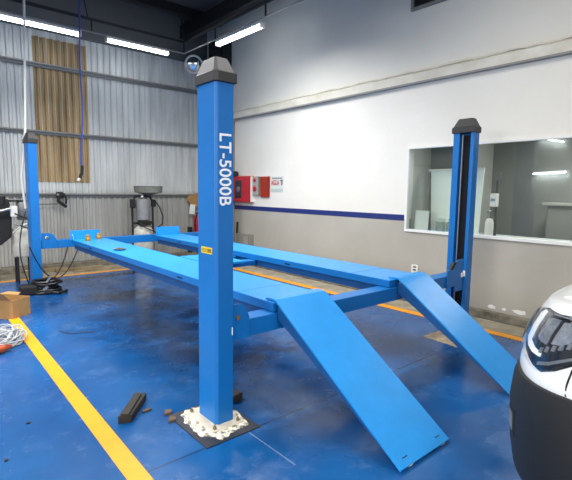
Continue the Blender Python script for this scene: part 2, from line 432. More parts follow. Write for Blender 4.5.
# ------------------------------------------------------------------ four post lift
lift = thing('four_post_lift', 'blue four-post car lift with two runways and sloping drive-on ramps standing on the blue floor', 'car lift', (2.95, 4.7, 0))
def post(side, inner, y0, dy, lettered=False):
    """side=-1: post left of the lift (slot faces +X); inner = X of slot face; y0 = front of the post in -Y"""
    s = side; sl = s*-1
    W, c1, c2 = .123, .016, .016
    y1 = y0+dy; ym = (y0+y1)/2; xo = inner+s*W; xc = xo-s*c1
    z0, z1 = .012, 2.085
    dp = .09; xd = inner+s*dp; sa, sb = y0+.036, y1-.066
    poly = [(inner, y0), (xc, y0), (xo, y0+c2), (xo, y1-c2), (xc, y1), (inner, y1), (inner, sb), (xd, sb), (xd, sa), (inner, sa)]
    p = MB().prism([(x, y, z0) for x, y in poly], (0, 0, z1-z0), .004).build('post', M['blue'], lift)
    MB().box(min(xd-s*.0005, xd-s*.004), max(xd-s*.0005, xd-s*.004), sa+.001, sb-.001, .05, 2.05).build('slot_lining', M['slot'], p)
    # flat ladder bar inside the slot
    MB().box(min(inner+s*.03, inner+s*.018), max(inner+s*.03, inner+s*.018), sb-.032, sb-.022, .06, 2.05).build('ladder_bar', M['steel'], p)
    # cap : skirt + tapered hood following the outline
    def out(g, z, k=1.0):
        cx = (inner+xo)/2
        ps = [(inner-s*g, y0-g), (xc+s*g*.4, y0-g), (xo+s*g, y0+c2-g*.4), (xo+s*g, y1-c2+g*.4), (xc+s*g*.4, y1+g), (inner-s*g, y1+g)]
        return [(cx+(x-cx)*k, ym+(y-ym)*k, z) for x, y in ps]
    MB().loft([out(.008, 2.066), out(.014, 2.070), out(.014, 2.122), out(.006, 2.129)]).build('cap_skirt', M['cap_dark'], p)
    cap = MB().loft([out(.004, 2.1292, 1.0), out(-.004, 2.205, .72), out(-.006, 2.213, .66)])
    cp = cap.build('post_cap', M['cap'] if lettered else M['cap_dark'], p)
    # foot plate and bolts
    fx0, fx1 = sorted((inner+sl*.045, xo+s*.06)); 
    MB().box(fx0, fx1, y0-.055, y1+.06, .006, .013, .002).build('foot_plate', M['plate_dusty'] if lettered else M['blue_dark'], p)
    for bx, by in ((fx0+.03, y0-.03), (fx1-.03, y0-.03), (fx0+.03, y1+.03), (fx1-.03, y1+.03)):
        b = MB(); b.cyl((bx, by, .018), (bx, by, .028), .012, n=6); b.cyl((bx, by, .028), (bx, by, .040), .006, n=10)
        b.build('anchor_bolt', M['bolt'], p)
    return p
p1 = post(-1, 1.513, 2.25, .222, True)
p3 = post(1, 4.390, 2.25, .222)
p2 = post(-1, 1.487, 7.10, .22)
p4 = post(1, 4.390, 7.10, .22)
# lettering reading downward on the front face of the near post
mtx = Matrix.Translation((1.415, 2.2498, 1.778)) @ Matrix(((0, 1, 0, 0), (0, 0, -1, 0), (-1, 0, 0, 0), (0, 0, 0, 1)))
text_mesh('lettering', 'LT-5000B', mtx, .418, .082, 'white_letter', p1)['label'] = 'white LT-5000B lettering reading downwards'
# yellow warning sticker on its outer face
stk = MB().box(1.3885, 1.3898, 2.292, 2.415, 1.068, 1.108).build('warning_sticker', M['yellow_sticker'], p1)
stk['label'] = 'small yellow warning sticker'
sb = MB(); sb.box(1.3878, 1.3884, 2.30, 2.345, 1.076, 1.100); 
for k in range(3): sb.box(1.3878, 1.3884, 2.352, 2.408, 1.077+k*.008, 1.081+k*.008)
sb.build('sticker_print', mat('dark_yellow_print', '#8a6a14', .5), p1)
MB().box(1.502, 1.5088, 2.2485, 2.2497, .562, .612).build('serial_tag', M['white_letter'], p1)
MB().box(4.387, 4.3898, 2.262, 2.285, .60, .66).build('serial_tag', M['white_letter'], p3)

# cross beams with end brackets
def crossbeam(y0, y1, zb, zt, xa, xb):
    b = MB().box(xa, xb, y0, y1, zb, zt, .006)
    return b.build('crossbeam', M['blue'], lift)
cbf = crossbeam(2.285, 2.425, .515, .632, 1.44, 4.44)
def bracket(par, pts, y, t=.012):
    return MB().prism([(x, y, z) for x, z in pts], (0, t, 0), .002).build('bracket', M['blue'], par)
bracket(cbf, [(1.518, .515), (1.65, .515), (1.65, .65), (1.635, .69), (1.60, .735), (1.575, .745), (1.518, .745)], 2.27)
MB().cyl((1.56, 2.27, .66), (1.56, 2.262, .66), .016).build('bracket_pin', M['bolt'], cbf)
MB().cyl((1.93, 2.285, .575), (1.93, 2.279, .575), .009).build('beam_bolt', M['steel'], cbf)
bracket(cbf, [(4.362, .46), (4.21, .46), (4.21, .52), (4.06, .52), (4.06, .69), (4.13, .70), (4.20, .76), (4.27, .785), (4.362, .785)], 2.27)
MB().prism([(4.10, 2.262, .70), (4.17, 2.262, .77), (4.215, 2.262, .765), (4.15, 2.262, .695)], (0, .03, 0), .003).build('safety_lock_pad', M['black'], cbf)
MB().box(4.32, 4.36, 2.264, 2.269, .60, .645).build('safety_label', M['white_letter'], cbf)
cbr = crossbeam(7.14, 7.28, .575, .69, 1.42, 4.44)
bracket(cbr, [(1.498, .575), (1.70, .575), (1.70, .70), (1.66, .775), (1.60, .80), (1.498, .80)], 7.126)
MB().lathe((1.57, 7.126, .735), [(.026, 0), (.026, .006), (.014, .008)], 16, (0, -1, 0)).build('bracket_pin', M['steel'], cbr)
bracket(cbr, [(4.362, .575), (4.2, .575), (4.2, .70), (4.24, .775), (4.29, .80), (4.362, .80)], 7.126)

# runways
def runway(x0, x1, y0, y1, stop):
    z = .70
    r = MB()
    r.box(x0, x1, y0, y1, z-.006, z, .002)                                  # deck sheet
    o = r.build('runway', M['blue_top'], lift); r = MB()
    r.box(x0, x0+.012, y0, y1, z-.062, z-.006); r.box(x1-.012, x1, y0, y1, z-.062, z-.006)
    r.box(x0+.012, x1-.012, y0, y0+.012, z-.062, z-.006); r.box(x0+.012, x1-.012, y1-.012, y1, z-.062, z-.006)
    r.build('side_flange', M['blue'], o)
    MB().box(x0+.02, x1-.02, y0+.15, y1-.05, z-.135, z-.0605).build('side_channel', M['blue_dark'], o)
    # deck joint near the front and slots along the outer flange
    MB().box(x0+.002, x1-.002, y0+.43, y0+.437, z-.001, z+.0006).build('deck_joint', M['blue_dark'], o)
    for yy in (3.6, 6.1):
        for xx in (x0-.001,):
            MB().box(xx-.001, xx+.001, yy, yy+.09, z-.044, z-.030).build('flange_slot', M['slot'], o)
    # wheel stop at the far end
    sx0, sx1 = stop
    sp = MB().box(sx0, sx1, y1-.014, y1, z-.004, z+.135, .003)
    for k in (.06, .94):
        xx = sx0+(sx1-sx0)*k
        sp.prism([(xx, y1-.014, z), (xx, y1-.014, z+.09), (xx, y1-.07, z)], (.01, 0, 0))
    sp.build('wheel_stop', M['blue_top'], o)
    return o
rl = runway(1.87, 2.350, 2.30, 6.99, (1.845, 2.265))
rr = runway(3.155, 3.635, 2.30, 6.99, (3.165, 3.585))
# drive-on ramps hinged on the runway fronts
def ramp(x0, x1, yt, zt, yf):
    prof = [(yt+.10, zt-.006), (yt+.05, zt), (yt, zt-.004), (yt-.05, zt-.035)]
    n = 12; ys, zs = yt-.05, zt-.035
    for i in range(1, n+1):
        k = i/n; prof.append((ys+(yf-ys)*k, zs+(.020-zs)*k))
    th = .012
    top = prof; bot = [(y+.004, z-th) for y, z in prof]
    loop = top+bot[::-1]
    o = MB().prism([(x0, y, z) for y, z in loop], (x1-x0, 0, 0)).build('ramp', M['blue_top'], lift)
    # side skirts
    for nm, xx in (('ramp_skirt', x0+.004), ('ramp_skirt', x1-.014)):
        sk = [(2.275, zt-.05), (ys, zs-.008)]
        zpl = lambda y: zs+(.020-zs)*((ys-y)/(ys-yf))-.012
        sk += [(yf+.10, zpl(yf+.10)+.004), (yf+.10, zpl(yf+.10)-.012), (2.15, zt-.20), (2.275, zt-.14)]
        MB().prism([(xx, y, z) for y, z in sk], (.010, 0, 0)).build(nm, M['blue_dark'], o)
    # rollers in notches at the toe
    for kx in (.13, .80):
        xa = x0+(x1-x0)*kx
        MB().box(xa, xa+.045, yf+.035, yf+.052, .0265+.012, .046+.0005).build('toe_notch', M['slot'], o)
        MB().cyl((xa+.02, yf+.012, .012), (xa+.05, yf+.012, .012), .011, n=12).build('toe_roller', M['white_plastic'], o)
    MB().cyl((x0+.02, 2.262, zt-.05), (x1-.02, 2.262, zt-.05), .012, n=12).build('hinge_rod', M['steel_dull'], o)
    return o
ramp(1.885, 2.362, 2.30, .722, 1.255)
ramp(3.240, 3.668, 2.27, .718, 1.262)
# rolling jack bridge between the runways
jb = MB().box(2.352, 3.153, 4.22, 4.36, .575, .632, .004); jb.box(2.352, 3.153, 4.62, 4.76, .575, .632, .004)
jk = jb.build('jack_bridge', M['blue'], lift)
MB().box(2.50, 2.93, 4.12, 4.86, .633, .66, .006).build('jack_pad_plate', M['blue_top'], jk)
MB().cyl((2.72, 4.5, .66), (2.72, 4.5, .69), .05).build('jack_pad', M['black'], jk)

# grout and shim plates under posts
def blob(cx, cy, rx, ry, z, h, n=48, jag=.22, seed=1, hole=None):
    loops = []
    for k, (s, zz) in enumerate(((1, z), (.96, z+h*.6), (.8, z+h), (.4, z+h))):
        lp = []
        for i in range(n):
            a = 2*PI*i/n; u = Vector((math.cos(a), math.sin(a), 0)); q = 0
            for fr, am in ((1.6, 1), (5, .45), (14, .2), (32, .1)): q += noise.noise(u*fr+Vector((seed, seed*.7, k*.05*fr*.3)))*jag*am
            e = 4; sq = (abs(u.x)**e+abs(u.y)**e)**(-1/e)
            lp.append((cx+rx*s*sq*(1+q)*u.x, cy+ry*s*sq*(1+q)*u.y, zz))
        loops.append(lp)
    return MB().loft(loops)
tag(MB().box(1.225, 1.605, 2.085, 2.565, 0, .006, .001).build('shim_plate', M['plate']), 'dark square plate under the near post, edged with spilled white dust', 'plate')
tag(blob(1.43, 2.33, .158, .205, .0062, .002, n=200, seed=5, jag=.22).build('grout_dust', M['grout']), 'white grout dust spilled around the foot of the near post', 'dust', kind='stuff')
tag(MB().prism([(3.93, 2.06, 0), (3.95, 2.45, 0), (4.28, 2.44, 0), (4.28, 2.10, 0)], (0, 0, .004)).build('board', mat('dusty_board', '#b9ad98', .9, col2='#6f5a45', vscale=14)), 'dusty brown flat board on the floor behind the far ramp', 'board')

# cables of the far left post
tag(MB().tube([(1.30+.10*math.sin(t*PI)*-1, 7.04-.05*math.sin(t*PI), 1.12-1.02*t) for t in [i/20 for i in range(21)]], .008, 8).build('cable', M['blacksoft'], None, True), 'black cable hanging down the left side of the far left post', 'cable')
def hang(a, b, sag, n=22): return [(a[0]+(b[0]-a[0])*t, a[1]+(b[1]-a[1])*t, a[2]+(b[2]-a[2])*t-sag*4*t*(1-t)) for t in [i/n for i in range(n+1)]]
tag(MB().tube(hang((1.33, 7.05, .62), (1.97, 7.00, .62), .47), .008, 8).build('cable', M['blacksoft'], None, True), 'lower of the two black cable loops sagging from the far left post to the runway', 'cable')
tag(MB().tube(hang((1.62, 7.05, .16), (1.82, 7.04, .59), .08), .008, 8).build('cable', M['blacksoft'], None, True), 'black cable rising to the crossbeam beside the far left post', 'cable')
# black hose coil and drive unit on the floor at the far left post
hu = thing('hose_bundle', 'black hose bundle heaped on the floor at the foot of the far left post', 'hose', (1.45, 6.78, 0))
hm = MB()
for k in range(6):
    r0 = .16-.018*(k % 4); z = .022+.03*k
    hm.tube([(1.47+.012*math.sin(k*2)+r0*math.cos(a)*1.15, 6.82+.01*math.cos(k*3)+r0*math.sin(a), z+.006*math.sin(3*a+k)) for a in [i*2*PI/28 for i in range(29)]], .018, 8)
hm.build('hose_coil', M['blacksoft'], hu, True)
MB().box(1.14, 1.36, 6.72, 6.92, 0, .14, .03).build('pump_housing', M['black'], hu)
hb = MB(); hb.tube([(1.50, 6.66, .03), (1.57, 6.60, .025), (1.64, 6.62, .025), (1.70, 6.70, .02)], .02, 8); hb.build('hose_end', M['blacksoft'], hu, True)
MB().cyl((1.44, 6.66, .17), (1.49, 6.64, .25), .016, n=10).build('hose_fitting', M['steel'], hu)
MB().cyl((1.40, 6.64, .08), (1.44, 6.61, .12), .02, n=10).build('hose_fitting', M['steel'], hu)

# little things on the left runway
for x, y, lab in ((2.015, 6.72, 'brass cylinder standing on the left runway, nearer the outer edge'), (2.215, 6.88, 'brass cylinder standing on the left runway close to the wheel stop')):
    c = thing('brass_cylinder', lab, 'cylinder', (x, y, .70), 'brass cylinders on the left runway')
    MB().lathe((x, y, .70), [(.034, 0), (.036, .006), (.034, .05), (.030, .055)]).build('barrel', M['brass'], c, True)
    MB().lathe((x, y, .755), [(.028, 0), (.030, .004), (.026, .03), (.018, .034)]).build('cap', M['brass'], c, True)
ds = thing('metal_dish', 'small silver dish of fittings lying on the left runway', 'dish', (2.015, 5.50, .70))
MB().lathe((2.015, 5.50, .70), [(.05, 0), (.075, .012), (.082, .02), (.076, .018), (.05, .006)]).build('bowl', M['steel'], ds, True)
for k in range(5): MB().cyl((2.015+.028*math.cos(k*1.3), 5.5+.028*math.sin(k*1.3), .707), (2.015+.028*math.cos(k*1.3), 5.5+.028*math.sin(k*1.3), .727), .012, n=8).build('fitting', M['bolt'], ds)

# ------------------------------------------------------------------ floor clutter
# cardboard box
bx = thing('cardboard_box', 'open brown cardboard box on the floor beside the yellow line', 'box', (.83, 5.85, 0))
R = Matrix.Translation((.86, 5.60, 0)) @ Matrix.Rotation(math.radians(38), 4, 'Z')
w, d, h, t = .26, .42, .21, .006
b = MB()
for q in ((0, w, 0, t, 0, h), (0, w, d-t, d, 0, h), (0, t, t, d-t, 0, h), (w-t, w, t, d-t, 0, h), (t, w-t, t, d-t, 0, t)): b.box(*q)
bmesh.ops.transform(b.bm, matrix=R, verts=b.bm.verts)
b.build('carton', M['card'], bx)
def flap(pts, dd):
    f = MB().prism(pts, dd); bmesh.ops.transform(f.bm, matrix=R, verts=f.bm.verts); f.build('flap', M['card'], bx)
flap([(0, .01, h), (0, d-.01, h), (-.07, d-.05, h+.09), (-.07, .04, h+.09)], (.005, 0, .002))
flap([(.01, d, h), (w-.01, d, h), (w-.03, d+.10, h+.02), (.03, d+.10, h+.02)], (0, -.005, .003))
flap([(w, d-.01, h), (w, .16, h), (w+.09, .20, h+.01), (w+.09, d-.05, h+.01)], (-.005, 0, .003))
# cable coil and orange plug
cc = thing('cable_coil', 'tangled coil of pale grey cable with orange plug lying on the floor', 'cable', (.62, 4.78, 0))
cm = MB()
for k in range(15):
    rx = random.uniform(.10, .27); ry = random.uniform(.13, .30); ph = random.uniform(0, 6.28); z0 = .012+.007*k
    ox, oy = random.uniform(-.04, .04), random.uniform(-.04, .04)
    cm.tube([(.62+ox+rx*math.cos(a)*(1+.08*math.sin(3*a+ph)), 4.79+oy+ry*math.sin(a), max(  .0085, z0+.03*math.sin(2*a+ph))) for a in [ph+i*2*PI/26 for i in range(27)]], .0068, 6)
cm.build('loops', M['wire'], cc, True)
MB().lathe((.50, 4.47, .04), [(.014, 0), (.034, .01), (.039, .05), (.034, .11), (.022, .16), (.012, .19)], 14, (.9, .35, 0)).build('plug', M['plug'], cc, True)
# dark timber block and chips
R2 = Matrix.Rotation(math.radians(-38), 4, 'Z')
tb = MB().prism([(-.045, -.17, 0), (.035, -.15, 0), (.045, .16, 0), (-.035, .17, 0)], (0, 0, .05), .006)
tb.box(-.03, .02, -.16, .12, .05, .062, .003)
bmesh.ops.transform(tb.bm, matrix=Matrix.Translation((1.08, 2.775, 0)) @ R2, verts=tb.bm.verts)
tag(tb.build('timber_block', M['wood']), 'oily dark timber block lying on the floor right of the yellow line', 'block')
tag(MB().prism([(1.115, 2.70, 0), (1.175, 2.705, 0), (1.180, 2.735, 0), (1.120, 2.73, 0)], (0, 0, .012), .002).build('chip', M['chip']), 'small brown chip on the floor beside the dark timber block', 'debris')
tag(MB().box(1.63, 1.73, 2.455, 2.575, 0, .05, .004, rot=Matrix.Rotation(.2, 4, 'Z'), piv=(1.68, 2.5, 0)).build('rubber_block', M['wood']), 'dark square block on the floor just behind the near post', 'block')
for (x, y, lab) in ((1.235, 2.60, 'broken brown chunk at the left corner of the near post plate'), (1.215, 2.50, 'smaller brown chunk left of the near post plate')):
    tag(MB().prism([(x-.03, y-.02, 0), (x+.02, y-.025, 0), (x+.035, y+.01, 0), (x, y+.03, 0)], (0, 0, .018), .003).build('chunk', mat('brown_chunk', '#6a5442', .9, var=.3, vscale=30)), lab, 'debris')
tag(MB().prism([(.505, 3.02, 0), (.525, 3.015, 0), (.53, 3.03, 0), (.51, 3.035, 0)], (0, 0, .008)).build('pebble', M['black']), 'tiny black crumb on the floor left of the yellow line, farther one', 'debris')
tag(MB().prism([(.335, 2.66, 0), (.35, 2.655, 0), (.355, 2.67, 0), (.34, 2.675, 0)], (0, 0, .008)).build('pebble', M['black']), 'tiny black crumb on the floor left of the yellow line, nearer one', 'debris')
fq = MB()
for a, c in (((1.21, 4.70), (1.42, 4.62)), ((1.21, 4.70), (1.15, 4.86))):
    d = (Vector((c[0], c[1], 0))-Vector((a[0], a[1], 0))); nrm = Vector((-d.y, d.x, 0)).normalized()*.008
    A = Vector((a[0], a[1], 0)); B = Vector((c[0], c[1], 0))
    fq.prism([A-nrm, B-nrm, B+nrm, A+nrm], (0, 0, .004))
tag(fq.build('strip', M['plate']), 'thin dark bent strip lying on the blue floor beside the left runway', 'debris')
# boards along the back curb
for (xa, xb, ya, yb, zh, an, lab) in ((1.95, 2.75, 8.30, 8.42, .05, 3, 'weathered plank on the concrete strip under the far runway end'), (2.2, 3.0, 8.12, 8.20, .03, -2, 'thin plank on the concrete strip, nearer to the yellow line'), (1.5, 2.15, 8.44, 8.54, .06, -3, 'short weathered plank against the back curb near the far left post')):
    tag(MB().box(xa, xb, ya, yb, .006, .006+zh, .004, rot=Matrix.Rotation(math.radians(an), 4, 'Z'), piv=((xa+xb)/2, (ya+yb)/2, 0)).build('plank', mat('weathered_plank', '#9b8a6c', .9, col2='#6d6049', vscale=9)), lab, 'plank')

# ------------------------------------------------------------------ back wall things
# oil drainer
od = thing('oil_drainer', 'waste oil drainer with shallow bowl over a white tank by the back wall', 'oil drainer', (3.48, 8.2, 0))
MB().lathe((3.46, 8.2, .10), [(.17, 0), (.19, .04), (.19, .52), (.17, .60), (.10, .66), (.05, .67)], 28).build('tank', M['tank'], od, True)
MB().lathe((3.46, 8.2, .86), [(.10, 0), (.125, .02), (.125, .38), (.11, .41), (.05, .42)], 24).build('cylinder', M['motor'], od, True)
fr = MB()
for dx in (-.20, .20):
    fr.tube([(3.46+dx, 8.2, .06), (3.46+dx, 8.2, 1.20), (3.46+dx*.75, 8.2, 1.31), (3.46, 8.2, 1.335)], .02, 8)
fr.tube([(3.26, 8.2, .82), (3.66, 8.2, .82)], .025, 8); fr.tube([(3.26, 8.2, .08), (3.66, 8.2, .08)], .02, 8)
fr.box(3.21, 3.30, 8.12, 8.2, 1.10, 1.27, .02); fr.box(3.62, 3.70, 8.12, 8.2, 1.12, 1.26, .02); fr.box(3.36, 3.56, 8.06, 8.2, .78, .86, .01)
fr.build('frame', M['black'], od)
hs = MB(); hs.tube([(3.66, 8.12, 1.25), (3.74, 8.08, 1.12), (3.80, 8.06, .95), (3.80, 8.08, .80), (3.70, 8.1, .72)], .012, 8); hs.tube([(3.32, 8.05, .84), (3.42, 7.99, .74), (3.60, 7.99, .66), (3.68, 8.05, .60)], .012, 8)
hs.build('hose', M['blacksoft'], od, True)
MB().lathe((3.58, 8.2, 1.355), [(.05, -.02), (.09, 0), (.25, .035), (.265, .15), (.275, .155), (.255, .15), (.235, .04), (.05, .015)], 32).build('drip_bowl', M['bowl'], od, True)
MB().ball((3.40, 8.07, 1.315), .022).build('gauge', M['white_plastic'], od, True)
for dx, dy in ((-.15, -.1), (.15, -.1), (0, .15)): MB().cyl((3.46+dx-.015, 8.2+dy, .04), (3.46+dx+.015, 8.2+dy, .04), .04, n=14).build('caster', M['black'], od)

# machine at the left edge
mc = thing('power_unit', 'white tank machine with black arm and steel cylinder, left of the far left post', 'machine', (1.25, 7.75, 0))
MB().lathe((1.28, 7.8, .40), [(.13, 0), (.15, .03), (.15, .38), (.13, .43), (.08, .45), (.06, .48)], 28).build('tank', M['tank'], mc, True)
lg = MB()
for dx, dy in ((-.09, -.09), (.09, -.09), (-.09, .09), (.09, .09)): lg.cyl((1.28+dx, 7.8+dy, 0), (1.28+dx, 7.8+dy, .42), .016)
lg.build('stand', M['dark_steel'], mc)
MB().lathe((1.30, 7.8, .96), [(.07, 0), (.085, .02), (.085, .26), (.075, .28), (.02, .285)], 20).build('cylinder', M['steel_dull'], mc, True)
MB().box(1.11, 1.20, 7.60, 7.72, 1.02, 1.18, .012).build('control_block', M['white_plastic'], mc)
ar = MB(); ar.prism([(.72, 7.66, .62), (.98, 7.66, .60), (1.12, 7.66, .72), (1.14, 7.66, 1.10), (1.10, 7.66, 1.28), (.99, 7.66, 1.27), (.97, 7.66, 1.02), (.72, 7.66, .86)], (0, .10, 0), .02)
ar.box(1.10, 1.42, 7.72, 7.80, 1.235, 1.265, .006); ar.cyl((1.02, 7.68, 1.20), (1.02, 7.68, 1.32), .045)
ar.build('arm', M['black'], mc)
mc.location.x += .10
pp = MB(); pp.tube([(.80, 7.6, 1.05), (.95, 7.58, 1.10), (1.10, 7.58, 1.14)], .022, 10); pp.tube([(1.12, 7.58, .78), (1.22, 7.56, .88), (1.34, 7.56, .93)], .012, 8); pp.tube([(1.14, 7.57, .93), (1.26, 7.56, .86), (1.36, 7.58, .97)], .012, 8)
pp.build('pipework', M['steel'], mc, True)
hh = MB(); hh.tube([(1.18, 7.58, .90), (1.30, 7.52, .86), (1.40, 7.54, .70), (1.41, 7.56, .45), (1.36, 7.58, .25)], .013, 8); hh.tube([(1.16, 7.6, 1.07), (1.28, 7.56, 1.0), (1.38, 7.58, .98)], .01, 8)
hh.build('hose', M['blacksoft'], mc, True)

# hook bundle hanging from lower girt
hk = thing('tool_holder', 'black tool hanging on the lowest girt beside the far left post', 'tool', (2.17, 8.66, 1.1))
g = MB(); g.box(2.09, 2.20, 8.62, 8.716, 1.27, 1.385, .02); g.tube([(2.12, 8.64, 1.30), (2.11, 8.63, 1.22), (2.18, 8.63, 1.16), (2.24, 8.63, 1.12)], .03, 8); g.tube([(2.20, 8.64, 1.36), (2.24, 8.63, 1.25), (2.23, 8.63, 1.17)], .018, 8)
g.build('body', M['black'], hk, True)
MB().ball((2.10, 8.61, 1.33), .025).build('knob', M['steel_dull'], hk, True)
g = MB().tube([(1.56, 8.70, 1.17), (1.85, 8.70, 1.165), (2.12, 8.69, 1.17)], .006, 6)
g.build('lead', M['blacksoft'], hk, True)

# blue hose hanging from above
bh = thing('air_hose', 'blue air hose hanging straight down in front of the yellowed wall panel', 'hose', (2.35, 7.8, 1.55))
MB().tube([(2.33-.04*t+.022*math.sin(t*11)*t, 7.8, 4.94-3.0*t-.1*t) for t in [i/40 for i in range(41)]]+[(2.285, 7.8, 1.80)], .014, 8).build('hose', M['hose_blue'], bh, True)
MB().tube([(2.285, 7.8, 1.82), (2.275, 7.8, 1.70), (2.235, 7.8, 1.61)], .024, 10).build('coupling', M['black'], bh, True)
MB().cyl((2.235, 7.8, 1.615), (2.21, 7.8, 1.57), .026, .02, 12).build('nozzle', M['white_plastic'], bh, True)
# white conduit above the far left post
tag(MB().tube([(1.50, 7.42, 4.94), (1.455, 7.42, 3.4), (1.415, 7.42, 2.3), (1.385, 7.40, 2.0), (1.33, 7.38, 1.6), (1.36, 7.36, 1.15)], .016, 8).build('conduit', M['white_cord'], None, True), 'white cord dropping from the ceiling behind the far left post', 'cord')

# extinguisher, carton, notice in the corner
ex = thing('fire_extinguisher', 'red fire extinguisher in the far corner, half hidden by the near post', 'fire extinguisher', (4.86, 8.60, .012))
MB().lathe((4.86, 8.60, .50), [(.07, 0), (.085, .02), (.085, .34), (.06, .41), (.03, .43)], 22).build('cylinder', M['red'], ex, True)
g = MB(); g.box(4.83, 4.89, 8.57, 8.63, .93, .97, .008); g.tube([(4.86, 8.58, .95), (4.80, 8.54, .92), (4.76, 8.55, .75), (4.78, 8.56, .60)], .011, 8)
g.build('valve_and_hose', M['black'], ex, True)
g = MB(); g.box(4.76, 4.96, 8.50, 8.70, 0.012, .03, .004); g.tube([(4.86, 8.66, .03), (4.86, 8.66, .50)], .02, 10); g.box(4.78, 4.94, 8.52, 8.69, .47, .50, .004)
g.build('stand', M['dark_steel'], ex)
nt = MB().box(4.70, 4.83, 8.672, 8.678, .93, 1.14, .001, rot=Matrix.Rotation(.12, 4, 'Y'), piv=(4.76, 8.68, 1.0))
o = tag(nt.build('notice', M['paper']), 'white safety notice on the back wall above the red extinguisher', 'sign')
tag(MB().prism([(4.66, 8.68, 1.31), (4.66, 8.68, 1.24), (4.75, 8.68, 1.12), (5.08, 8.68, 1.05), (5.10, 8.68, 1.36), (4.95, 8.68, 1.40)], (0, .012, 0)).build('cardboard_sheet', M['card']), 'brown cardboard sheet leaning high in the far corner behind the near post', 'cardboard')
tag(MB().box(4.66, 4.74, 8.62, 8.70, .11, .66, .01).build('pipe_stub', M['dark_steel']), 'short dark upright post against the back wall left of the extinguisher', 'post')

# convex mirror high in the corner
mr = thing('convex_mirror', 'round white-rimmed convex mirror high on the back wall above the near post', 'mirror', (4.77, 8.56, 4.03))
ax = Vector((-.45, -.80, -.25)).normalized()
MB().lathe(Vector((4.77, 8.56, 4.03)), [(.10, -.07), (.18, -.05), (.19, 0), (.175, .014), (.148, .006)], 32, ax).build('rim', M['white_plastic'], mr, True)
MB().lathe(Vector((4.77, 8.56, 4.03)), [(.152, .004), (.13, .022), (.09, .038), (.045, .048), (.005, .051)], 32, ax).build('mirror_glass', M['chrome'], mr, True)
MB().cyl(Vector((4.77, 8.56, 4.03))-ax*.06, (4.86, 8.77, 4.08), .014).build('bracket_arm', M['dark_steel'], mr)

# dark duct in the corner
dk = thing('duct_box', 'dark metal box mounted high on the right wall near the far corner', 'duct', (5.05, 8.2, 3.9))
MB().box(5.0, 5.2, 7.80, 8.36, 3.90, 4.45, .01).build('casing', M['dark_steel'], dk)
MB().box(4.985, 4.999, 7.86, 8.30, 3.96, 4.38, .004).build('front_cover', mat('dark_cover', '#26272a', .6), dk)

# ------------------------------------------------------------------ right wall things
fc = thing('fire_hose_cabinet', 'red fire cabinet with dark glazed panel on the white wall behind the near post', 'fire cabinet', (5.15, 7.34, 1.22))
MB().box(5.11, 5.2, 7.03, 7.66, 1.225, 1.735, .006).build('case', M['red'], fc)
MB().box(5.097, 5.1095, 7.04, 7.65, 1.235, 1.725, .004).build('door', M['red'], fc)
MB().box(5.0925, 5.0965, 7.31, 7.52, 1.30, 1.65, .001).build('door_window', mat('dark_glazing', '#2a2530', .2), fc)
MB().lathe((5.0924, 7.41, 1.48), [(.055, 0), (.05, .006), (.02, .008)], 18, (-1, 0, 0)).build('emblem', M['steel_dull'], fc)
MB().box(5.115, 5.2, 7.012, 7.029, 1.235, 1.725).build('side_rim', M['white_plastic'], fc)
tag(MB().lathe((5.13, 7.57, 1.736), [(.065, 0), (.068, .03), (.06, .085), (.03, .10)], 20).build('siren', M['black'], None, True), 'black domed siren sitting on top of the red fire cabinet', 'siren')
ap = thing('alarm_panel', 'grey alarm box with two red buttons beside the red fire cabinet', 'alarm', (5.17, 6.91, 1.38))
MB().box(5.145, 5.2, 6.84, 7.005, 1.375, 1.725, .005).build('case', M['greybox'], ap)
for z in (1.655, 1.49): MB().lathe((5.145, 6.93, z), [(.036 if z > 1.6 else .05, 0), (.036 if z > 1.6 else .05, .014), (.02, .026), (.005, .03)], 18, (-1, 0, 0)).build('button', M['red'], ap, True)
MB().box(5.15, 5.2, 6.812, 6.838, 1.38, 1.72, .004).build('side_conduit', M['greybox_dk'], ap)
op = thing('orange_plate', 'flat orange-red metal plate on the wall right of the alarm box', 'cabinet', (5.18, 6.66, 1.33))  # a thin metal plate fixed to the wall, not a cabinet
MB().box(5.17, 5.2, 6.53, 6.795, 1.335, 1.72, .004).build('plate_sheet', M['orange_panel'], op)
MB().box(5.166, 5.1698, 6.53, 6.55, 1.34, 1.715).build('panel_edge', mat('dark_red_edge', '#7a1a1e', .5), op)
sg = thing('wall_sign', 'small white sign with red lettering on the white wall, right of the orange panel', 'sign', (5.197, 6.32, 1.43))
MB().box(5.192, 5.2, 6.14, 6.505, 1.44, 1.72, .002).build('sign_board', mat('sign_face', '#d3dad6', .6), sg)
my = lambda y, z: Matrix.Translation((5.1918, y, z)) @ Matrix(((0, 0, -1, 0), (-1, 0, 0, 0), (0, 1, 0, 0), (0, 0, 0, 1)))
text_mesh('sign_text', 'AGUA', my(6.49, 1.555), .235, .10, 'sign_text', sg, .001, .03)
MB().box(5.1905, 5.1918, 6.18, 6.46, 1.677, 1.692).build('sign_heading', M['sign_black'], sg)
MB().tube([(5.1912, 6.225, 1.64), (5.1912, 6.175, 1.65), (5.1912, 6.165, 1.63), (5.1912, 6.205, 1.61), (5.1912, 6.165, 1.585), (5.1912, 6.20, 1.565)], .010, 6).build('sign_symbol', M['sign_black'], sg)
MB().box(5.1905, 5.1918, 6.16, 6.49, 1.455, 1.50).build('sign_footer', M['sign_green'], sg)
eb = thing('junction_box', 'grey electrical box low on the grey wall just right of the near post', 'electrical box', (5.12, 7.3, .36))
MB().box(5.08, 5.2, 7.02, 7.46, .36, .60, .006).build('case', M['greybox_dk'], eb)
MB().box(5.072, 5.079, 7.05, 7.20, .39, .57, .003).build('cover', mat('box_cover', '#9a968c', .6, var=.1), eb)
